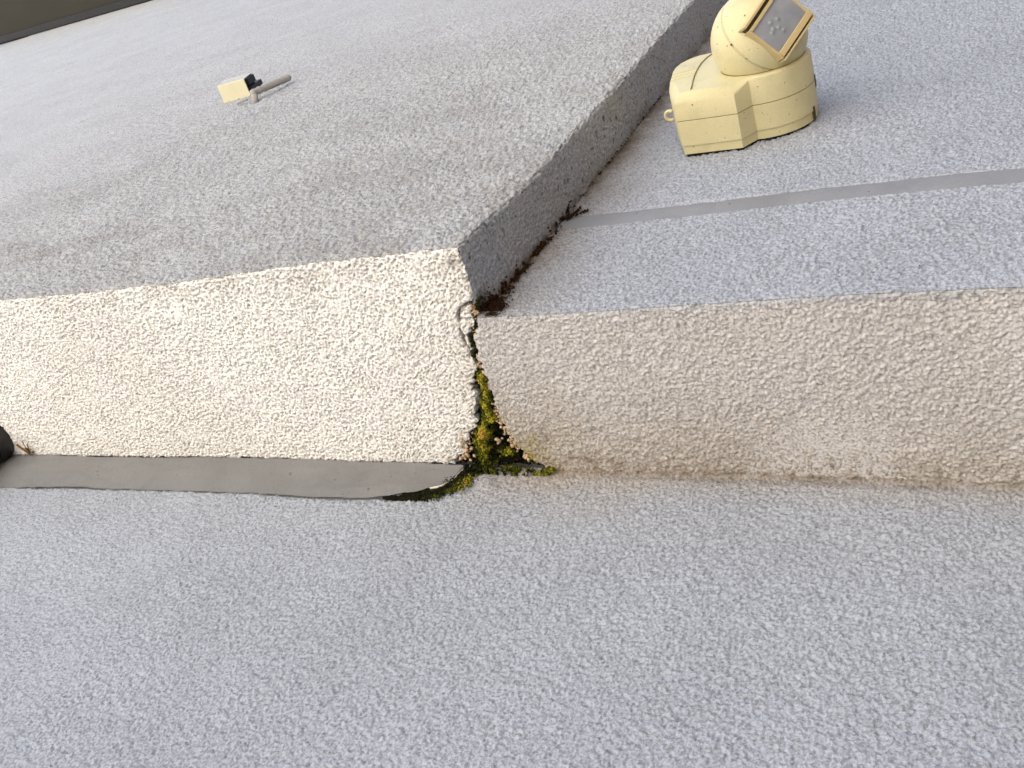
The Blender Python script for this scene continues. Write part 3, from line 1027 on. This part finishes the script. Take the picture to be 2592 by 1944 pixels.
def tube(pts, r, seg=14, caps=True):
    pts = [Vector(p) for p in pts]
    V, F = [], []
    up = Vector((0, 0, 1))
    rr = r if isinstance(r, (list, tuple)) else [r] * len(pts)
    prev = None
    for i, p in enumerate(pts):
        t = (pts[min(i + 1, len(pts) - 1)] - pts[max(i - 1, 0)]).normalized()
        a = t.cross(Vector((.3, 1, .2)) if prev is None else prev).normalized()
        if prev is not None:
            a = (prev - t * prev.dot(t)).normalized()
        prev = a
        b = t.cross(a)
        for k in range(seg):
            an = 2 * math.pi * k / seg
            V.append(tuple(p + (a * math.cos(an) + b * math.sin(an)) * rr[i]))
        if i:
            for k in range(seg):
                q0, q1 = (i - 1) * seg + k, (i - 1) * seg + (k + 1) % seg
                F.append((q0, q1, q1 + seg, q0 + seg))
    if caps:
        F.append(tuple(range(seg))[::-1])
        F.append(tuple((len(pts) - 1) * seg + k for k in range(seg)))
    return V, F


# ------------------------------------------------------------------ motion sensor
TC = (0.151, 0.3265)
TR = 0.0425
prof = [(.0835, .2700), (.1385, .2684), (.1483, .2842)]
a0 = math.atan2(.2842 - TC[1], .1483 - TC[0])
for k in range(1, 33):
    a = a0 + (math.pi * .5 + .35 - a0) * k / 32
    prof.append((TC[0] + TR * math.cos(a), TC[1] + TR * math.sin(a)))
prof += [(.116, .3795), (.104, .3850), (.090, .3868), (.077, .3850), (.0675, .3785), (.0615, .3685), (.0592, .357), (.0597, .344), (.0622, .330), (.0668, .3120), (.0735, .2930)]
prof = np.array(prof)
pc = np.array([.125, .325])


def inset(pr, d):
    nxt = np.roll(pr, -1, 0); prv = np.roll(pr, 1, 0)
    e1 = pr - prv; e2 = nxt - pr
    n1 = np.stack([-e1[:, 1], e1[:, 0]], -1); n1 /= np.linalg.norm(n1, axis=1, keepdims=True)
    n2 = np.stack([-e2[:, 1], e2[:, 0]], -1); n2 /= np.linalg.norm(n2, axis=1, keepdims=True)
    nn = n1 + n2
    nn /= np.maximum((nn * nn).sum(1, keepdims=True), .6)
    return pr + 2 * nn * d * .5 * 2 * .5 * 1.0 if False else pr + nn * 2 * d * .5 * 1.0 * 2 / 2


sensor = thing('motion_sensor', 'cream plastic motion sensor with ball head mounted on the right upper wall', 'motion sensor', (.125, -DR - .0021, .32))


def spart(name, V, F, mat, bevel=0.0, smooth=False, parent=None):
    o = local_obj(name, [(v[0] - .125, v[1] + DR, v[2] - .32) for v in V], F, mat, parent or sensor, smooth=smooth, bevel=bevel)
    return o


def shade_auto(o, ang=32):
    me = o.data
    me.polygons.foreach_set('use_smooth', [True] * len(me.polygons))
    o.data.set_sharp_from_angle(angle=math.radians(ang))


def loft(rings):
    """rings: list of (profile (n,2), y)"""
    V, F = [], []
    n = len(rings[0][0])
    for pr, y in rings:
        if np.ndim(y) == 0:
            y = np.full(n, y)
        V += [(p[0], yy_, p[1]) for p, yy_ in zip(pr, y)]
    for i in range(len(rings) - 1):
        for k in range(n):
            a, b = i * n + k, i * n + (k + 1) % n
            F.append((a, a + n, b + n, b))
    F.append(tuple((len(rings) - 1) * n + k for k in range(n))[::-1])
    F.append(tuple(range(n)))
    return V, F


def fwd(p, w):
    """front height: the box part stands a touch prouder than the turret"""
    return w


# base plate (lip), body, cover
V, F = loft([(inset(prof, .0022), -DR - .0001), (inset(prof, .0022), -DR - .0085)])
o = spart('base_plate', V, F, M_PLASTIC); shade_auto(o)
V, F = loft([(prof, -DR - .0082), (prof * .9985 + pc * .0015, -DR - .0312)])
o = spart('body', V, F, M_PLASTIC, bevel=.0004); shade_auto(o)
V, F = loft([(inset(prof, .0007), -DR - .0300), (inset(prof, .0007), -DR - .0325)])
o = spart('groove_ring', V, F, M_GROOVE); shade_auto(o)
V, F = loft([(inset(prof, .006), -DR + .012), (inset(prof, .006), -DR + .002)])
spart('gap_backing', V, F, M_BLACKP)  # black backing added to darken the gap behind the base plate
# cover: chamfered front, the box part slopes back along its lower edge
isbox = np.clip((.150 - prof[:, 0]) / .012, 0, 1)
cham = .0020 + .0062 * isbox * np.clip((.315 - prof[:, 1]) / .02, .35, 1)
pin = pc + (prof - pc) * (1 - cham[:, None] / np.linalg.norm(prof - pc, axis=1, keepdims=True))
yf1 = -DR - .0465 - .0080 * (1 - isbox)
yf2 = -DR - .0555 - .0008 * (1 - isbox)
yf1 = np.maximum(np.minimum(yf1, -DR - .046), yf2 + .002)
pmid = pc + (prof - pc) * (1 - .25 * cham[:, None] / np.linalg.norm(prof - pc, axis=1, keepdims=True))
V, F = loft([(prof * .999 + pc * .001, -DR - .0320), (prof * .997 + pc * .003, yf1), (pmid, yf1 * .6 + yf2 * .4), (pin, yf2)])
cover = spart('cover', V, F, M_PLASTIC); shade_auto(cover, 40)


def ribbon(pts, w, y0, y1):
    V, F = [], []
    P = [np.array(p) for p in pts]
    for i, q in enumerate(P):
        t = P[min(i + 1, len(P) - 1)] - P[max(i - 1, 0)]
        t = t / np.linalg.norm(t)
        nn = np.array([-t[1], t[0]]) * w / 2
        for s in (-1, 1):
            V.append((q[0] + s * nn[0], y0, q[1] + s * nn[1]))
            V.append((q[0] + s * nn[0], y1, q[1] + s * nn[1]))
        if i:
            a = 4 * (i - 1)
            F += [(a, a + 4, a + 6, a + 2), (a + 1, a + 3, a + 7, a + 5), (a, a + 1, a + 5, a + 4), (a + 2, a + 6, a + 7, a + 3)]
    F += [(0, 2, 3, 1), (len(V) - 4, len(V) - 3, len(V) - 1, len(V) - 2)]
    return V, F


# curved seam line of the terminal hatch, and the three fine ribs
hl = [(.0945, .3840), (.0900, .3700), (.0885, .3550), (.0890, .3400), (.0908, .3230), (.0935, .3060), (.0968, .2900), (.0985, .2800)]
V, F = ribbon(hl, .0010, -DR - .052, -DR - .0562)
o = spart('hatch_seam', V, F, M_GROOVE, parent=None)
for k, (za, zb) in enumerate(((.3330, .3400), (.3245, .3310), (.3160, .3225))):
    V, F = ribbon([(.0660 + .002 * k, za), (.0890 + .002 * k, zb)], .0009, -DR - .052, -DR - .0560)
    spart('rib', V, F, M_PLASTIC)
# right-hand clips and the notch at the base
ang = math.radians(-12)
for y0, y1, a_ in ((-.1620, -.1505, -14), (-.1850, -.1740, 6)):
    a = math.radians(a_)
    cx, cz = TC[0] + (TR - .0012) * math.cos(a), TC[1] + (TR - .0012) * math.sin(a)
    V, F = box_vf(cx - .001, cx + .0016, y0, y1, cz - .0022, cz + .0022)
    spart('clip_slot', V, F, M_SLOT, bevel=.0004)
# small hook on the left flank
hk = []
for k in range(13):
    a = math.radians(-40 + 255 * k / 12)
    hk.append((.0672 - .0048 * math.sin(a) * 1.0, -.178 - .0045 * math.cos(a), .3010 + .001 * k / 12))
V, F = tube(hk, .0016, 8)
o = spart('hook', V, F, M_PLASTIC, smooth=True)

# ball head
BC = np.array([0.1515, -0.2265, 0.3278]); BR = 0.0415
SN = Vector((-0.6998, 0.6413, 0.3147)).normalized()
soff = 0.0079
V, F = [], []
th_s = math.acos(-soff / BR)
ths = [math.pi * k / 40 for k in range(41)]
ths = sorted([t for t in ths if abs(t - th_s) > .03] + [th_s - .024, th_s - .017, th_s + .017, th_s + .024])
ux = SN.orthogonal().normalized(); uy = SN.cross(ux)
ns = 64
for t in ths:
    rr = BR
    if abs(t - th_s) < .0171:
        rr = BR - .0014
    if t > th_s + .0171:
        rr = BR + .0001
    for k in range(ns):
        a = 2 * math.pi * k / ns
        p_ = (SN * math.cos(t) + (ux * math.cos(a) + uy * math.sin(a)) * math.sin(t)) * rr + Vector(BC)
        V.append(tuple(p_))
for i in range(len(ths) - 1):
    for k in range(ns):
        a, b = i * ns + k, i * ns + (k + 1) % ns
        F.append((a, a + ns, b + ns, b))
ball = spart('ball_head', V, F, M_PLASTIC, smooth=True)

ring = [(BC[0] + .0362 * math.cos(2 * math.pi * k / 72), BC[2] + .0362 * math.sin(2 * math.pi * k / 72)) for k in range(73)]
V, F = ribbon(ring, .0013, -.2040, -.2067)
spart('neck_groove', V, F, M_GROOVE)

# lens window: frame (vv, uu, nn), nn points out of the ball through the window
UU = Vector((0.4923, -0.5205, 0.6977)); VV = Vector((0.6321, 0.7648, 0.1245)); NN = Vector((0.5984, -0.3797, -0.7055))
UU.normalize(); NN = (NN - UU * NN.dot(UU)).normalized(); VV = UU.cross(NN) * (1 if UU.cross(NN).dot(VV) > 0 else -1)


def L3(u, v, n):
    q = Vector(BC) + UU * u + VV * v + NN * n
    return (q[0], q[1], q[2])


def ubox(u0, u1, v0, v1, n0, n1):
    V = [L3(u, v, n) for n in (n0, n1) for u, v in ((u0, v0), (u1, v0), (u1, v1), (u0, v1))]
    F = [(0, 3, 2, 1), (4, 5, 6, 7), (0, 1, 5, 4), (1, 2, 6, 5), (2, 3, 7, 6), (3, 0, 4, 7)]
    return V, F


def arcbar(v0, v1, us_, nfun, n0):
    """bar running along u whose top follows nfun(u)"""
    V, F = [], []
    for u in us_:
        V += [L3(u, v0, n0), L3(u, v1, n0), L3(u, v1, nfun(u)), L3(u, v0, nfun(u))]
    for i in range(len(us_) - 1):
        a = 4 * i
        for k in range(4):
            F.append((a + k, a + (k + 1) % 4, a + 4 + (k + 1) % 4, a + 4 + k))
    F += [(0, 3, 2, 1), tuple(4 * (len(us_) - 1) + k for k in range(4))]
    return V, F


uarr = np.linspace(-.0188, .0250, 15)
top = lambda u: .0446 - .9 * max(0, abs(u - .003) - .012) ** 2 * 8
for v0, v1, dn, nm in ((-.0172, -.0146, 0, 'rail'), (.0142, .0192, .0004, 'rail')):
    V, F = arcbar(v0, v1, uarr, lambda u: top(u) + dn, .026)
    spart('window_rail', V, F, M_RAIL, bevel=.0003, parent=None)
    o = bpy.context.scene.objects
for v0, v1 in ((-.0226, -.0204), (.0209, .0226)):
    V, F = arcbar(v0, v1, uarr * 1.04 - .0004, lambda u: top(u) - .0002, .026)
    spart('window_flange', V, F, M_RAIL, bevel=.0003)
for v0, v1 in ((-.0208, -.0168), (.0188, .0212)):
    V, F = arcbar(v0, v1, uarr, lambda u: top(u) - .0035, .026)
    spart('rail_slot', V, F, M_SLOT)
V, F = ubox(-.0203, -.0182, -.0172, .0200, .026, .0428)
spart('window_sill', V, F, M_RAIL, bevel=.0003)
V, F = ubox(.0228, .0255, -.0172, .0200, .026, .0425)
spart('window_head', V, F, M_RAIL, bevel=.0003)
# lens: thin shell curved about the u axis, moulded with small facets
nu, nv = 60, 48
V, F = [], []
for layer in (0, 1):
    for i in range(nu):
        u = -.0184 + (.0230 + .0184) * i / (nu - 1)
        for j in range(nv):
            v_ = -.0150 + .0296 * j / (nv - 1)
            n_ = .0432 - 7.0 * (v_ * v_) * .55 - .6 * max(0, abs(u - .002) - .012) ** 2 * 8
            if not layer:
                bump_ = 0
                for (uc, vc) in ((-.006, -.001), (-.002, .002), (-.003, -.006), (.003, -.003), (-.009, .000), (-.001, .0065)):
                    bump_ = max(bump_, .0013 * math.exp(-(((u - uc) / .0011) ** 2 + ((v_ - vc) / .0017) ** 2)))
                n_ += bump_
            V.append(L3(u, v_, n_ - .0012 * layer))
no = nu * nv
for i in range(nu - 1):
    for j in range(nv - 1):
        a = i * nv + j
        F.append((a, a + nv, a + nv + 1, a + 1))
        F.append((a + no, a + 1 + no, a + nv + 1 + no, a + nv + no))
spart('lens', V, F, M_LENS, smooth=True)
# two specks of screws on the ball
for q in ((0.1335, -0.2585, 0.3290), (0.1378, -0.2352, 0.2896)):
    d_ = (Vector(q) - Vector(BC)).normalized()
    c0 = Vector(BC) + d_ * (BR + .0001)
    V, F = tube([c0 - d_ * .001, c0 + d_ * .00025], .0009, 10)
    spart('screw', V, F, M_SLOT)

# ------------------------------------------------------------------ small box on the left wall
bx_c = (-.7342, -DL, .6066)
wb = thing('wall_box', 'small open cream plastic box on the left wall with black insides', 'junction box', bx_c)
th = math.radians(17)
E1 = Vector((math.cos(th), 0, math.sin(th))); E3 = Vector((-math.sin(th), 0, math.cos(th)))


def bl(a, d, c):
    q = E1 * a + E3 * c
    return (q[0], -d, q[2])


def blbox(a0, a1, d0, d1, c0, c1):
    V = [bl(a, d, c) for c in (c0, c1) for a, d in ((a0, d0), (a1, d0), (a1, d1), (a0, d1))]
    return V, [(0, 3, 2, 1), (4, 5, 6, 7), (0, 1, 5, 4), (1, 2, 6, 5), (2, 3, 7, 6), (3, 0, 4, 7)]


W_, D_, H_ = .0455, .0255, .034
for nm, a in (('bottom_panel', (0, W_, -.002, D_, 0, .0016)), ('top_panel', (0, W_, -.002, D_, H_ - .0016, H_)),
              ('side_panel', (0, .0016, -.002, D_, .0016, H_ - .0016)), ('front_panel', (.0016, W_, D_ - .0016, D_, .0016, H_ - .0016)),
              ('back_panel', (.0016, W_ - .002, -.002, .0012, .0016, H_ - .0016))):
    V, F = blbox(*a)
    local_obj(nm, V, F, M_GREYP if nm == 'front_panel' else M_CREAM, wb, bevel=.0005)
V, F = blbox(.0016, W_ - .0015, .0012, D_ - .0016, .0016, H_ - .0016)
local_obj('insert', V, F, M_BLACKP, wb)
for k in range(2):
    V, F = blbox(W_ - .0045, W_ + .006 - .003 * k, .003 + .010 * k, .011 + .012 * k, .006, H_ + .012 * (k == 0))
    local_obj('terminal', V, F, M_BLACKP, wb, bevel=.0008)

rd = thing('grey_rod', 'weathered grey rod fixed to the left wall beside the cream box', 'rod', (-.6430, -DL, .5760))
o_ = Vector((-.6430, -DL, .5760))
p0, p1 = Vector((-.6460, -.2155, .5735)), Vector((-.6251, -.2115, .6443))
pts = [p0 + (p1 - p0) * k / 24 - o_ for k in range(25)]
rs = [.0050 + .0004 * math.sin(k * 1.7) + .0003 * math.sin(k * 4.1) for k in range(25)]
rs[0] *= .8; rs[-1] *= .6; rs[-2] *= .9
V, F = tube(pts, rs, 16)
local_obj('shaft', V, F, M_ROD, rd, smooth=True)
V, F = tube([Vector((.000, .003, -.004)), Vector((.0, -.004, -.003)), Vector((-.001, -.012, .002))], [.0062, .0048, .0046], 12)
local_obj('foot', V, F, M_ROD, rd, smooth=True)
V, F = tube([Vector((-.012, -.006, -.006)), Vector((-.030, -.0045, -.004)), Vector((-.036, -.002, -.002))], [.0016, .0018, .0014], 8)
local_obj('wire_stub', V, F, M_ROD, rd, smooth=True)

# ------------------------------------------------------------------ black downpipe at the left
px, py, pr_ = -.685, -.0300, .023
dp = thing('drainpipe', 'glossy black drainpipe standing against the wall at the far left', 'drainpipe', (px, py, -2.05))
V, F = tube([(0, 0, 0), (0, 0, 1.0), (0, 0, 2.035)], pr_, 40)
local_obj('pipe', V, F, M_BLACK, dp, smooth=False)
shade_auto(dp.children[0])
V, F = tube([(0, 0, 2.025), (0, 0, 2.0485)], pr_ + .0035, 40)
o = local_obj('collar', V, F, M_BLACK, dp, bevel=.003)
shade_auto(o)
V, F = box_vf(-.008, .008, .018, .030, 1.2, 1.23)
local_obj('bracket', V, F, M_BLACK, dp, bevel=.002)

for o in list(SC.objects):
    if o.type == 'MESH' and o.parent is None and 'label' not in o:
        print('unlabelled', o.name)
print('tris approx', sum(len(o.data.polygons) * 2 for o in SC.objects if o.type == 'MESH'))
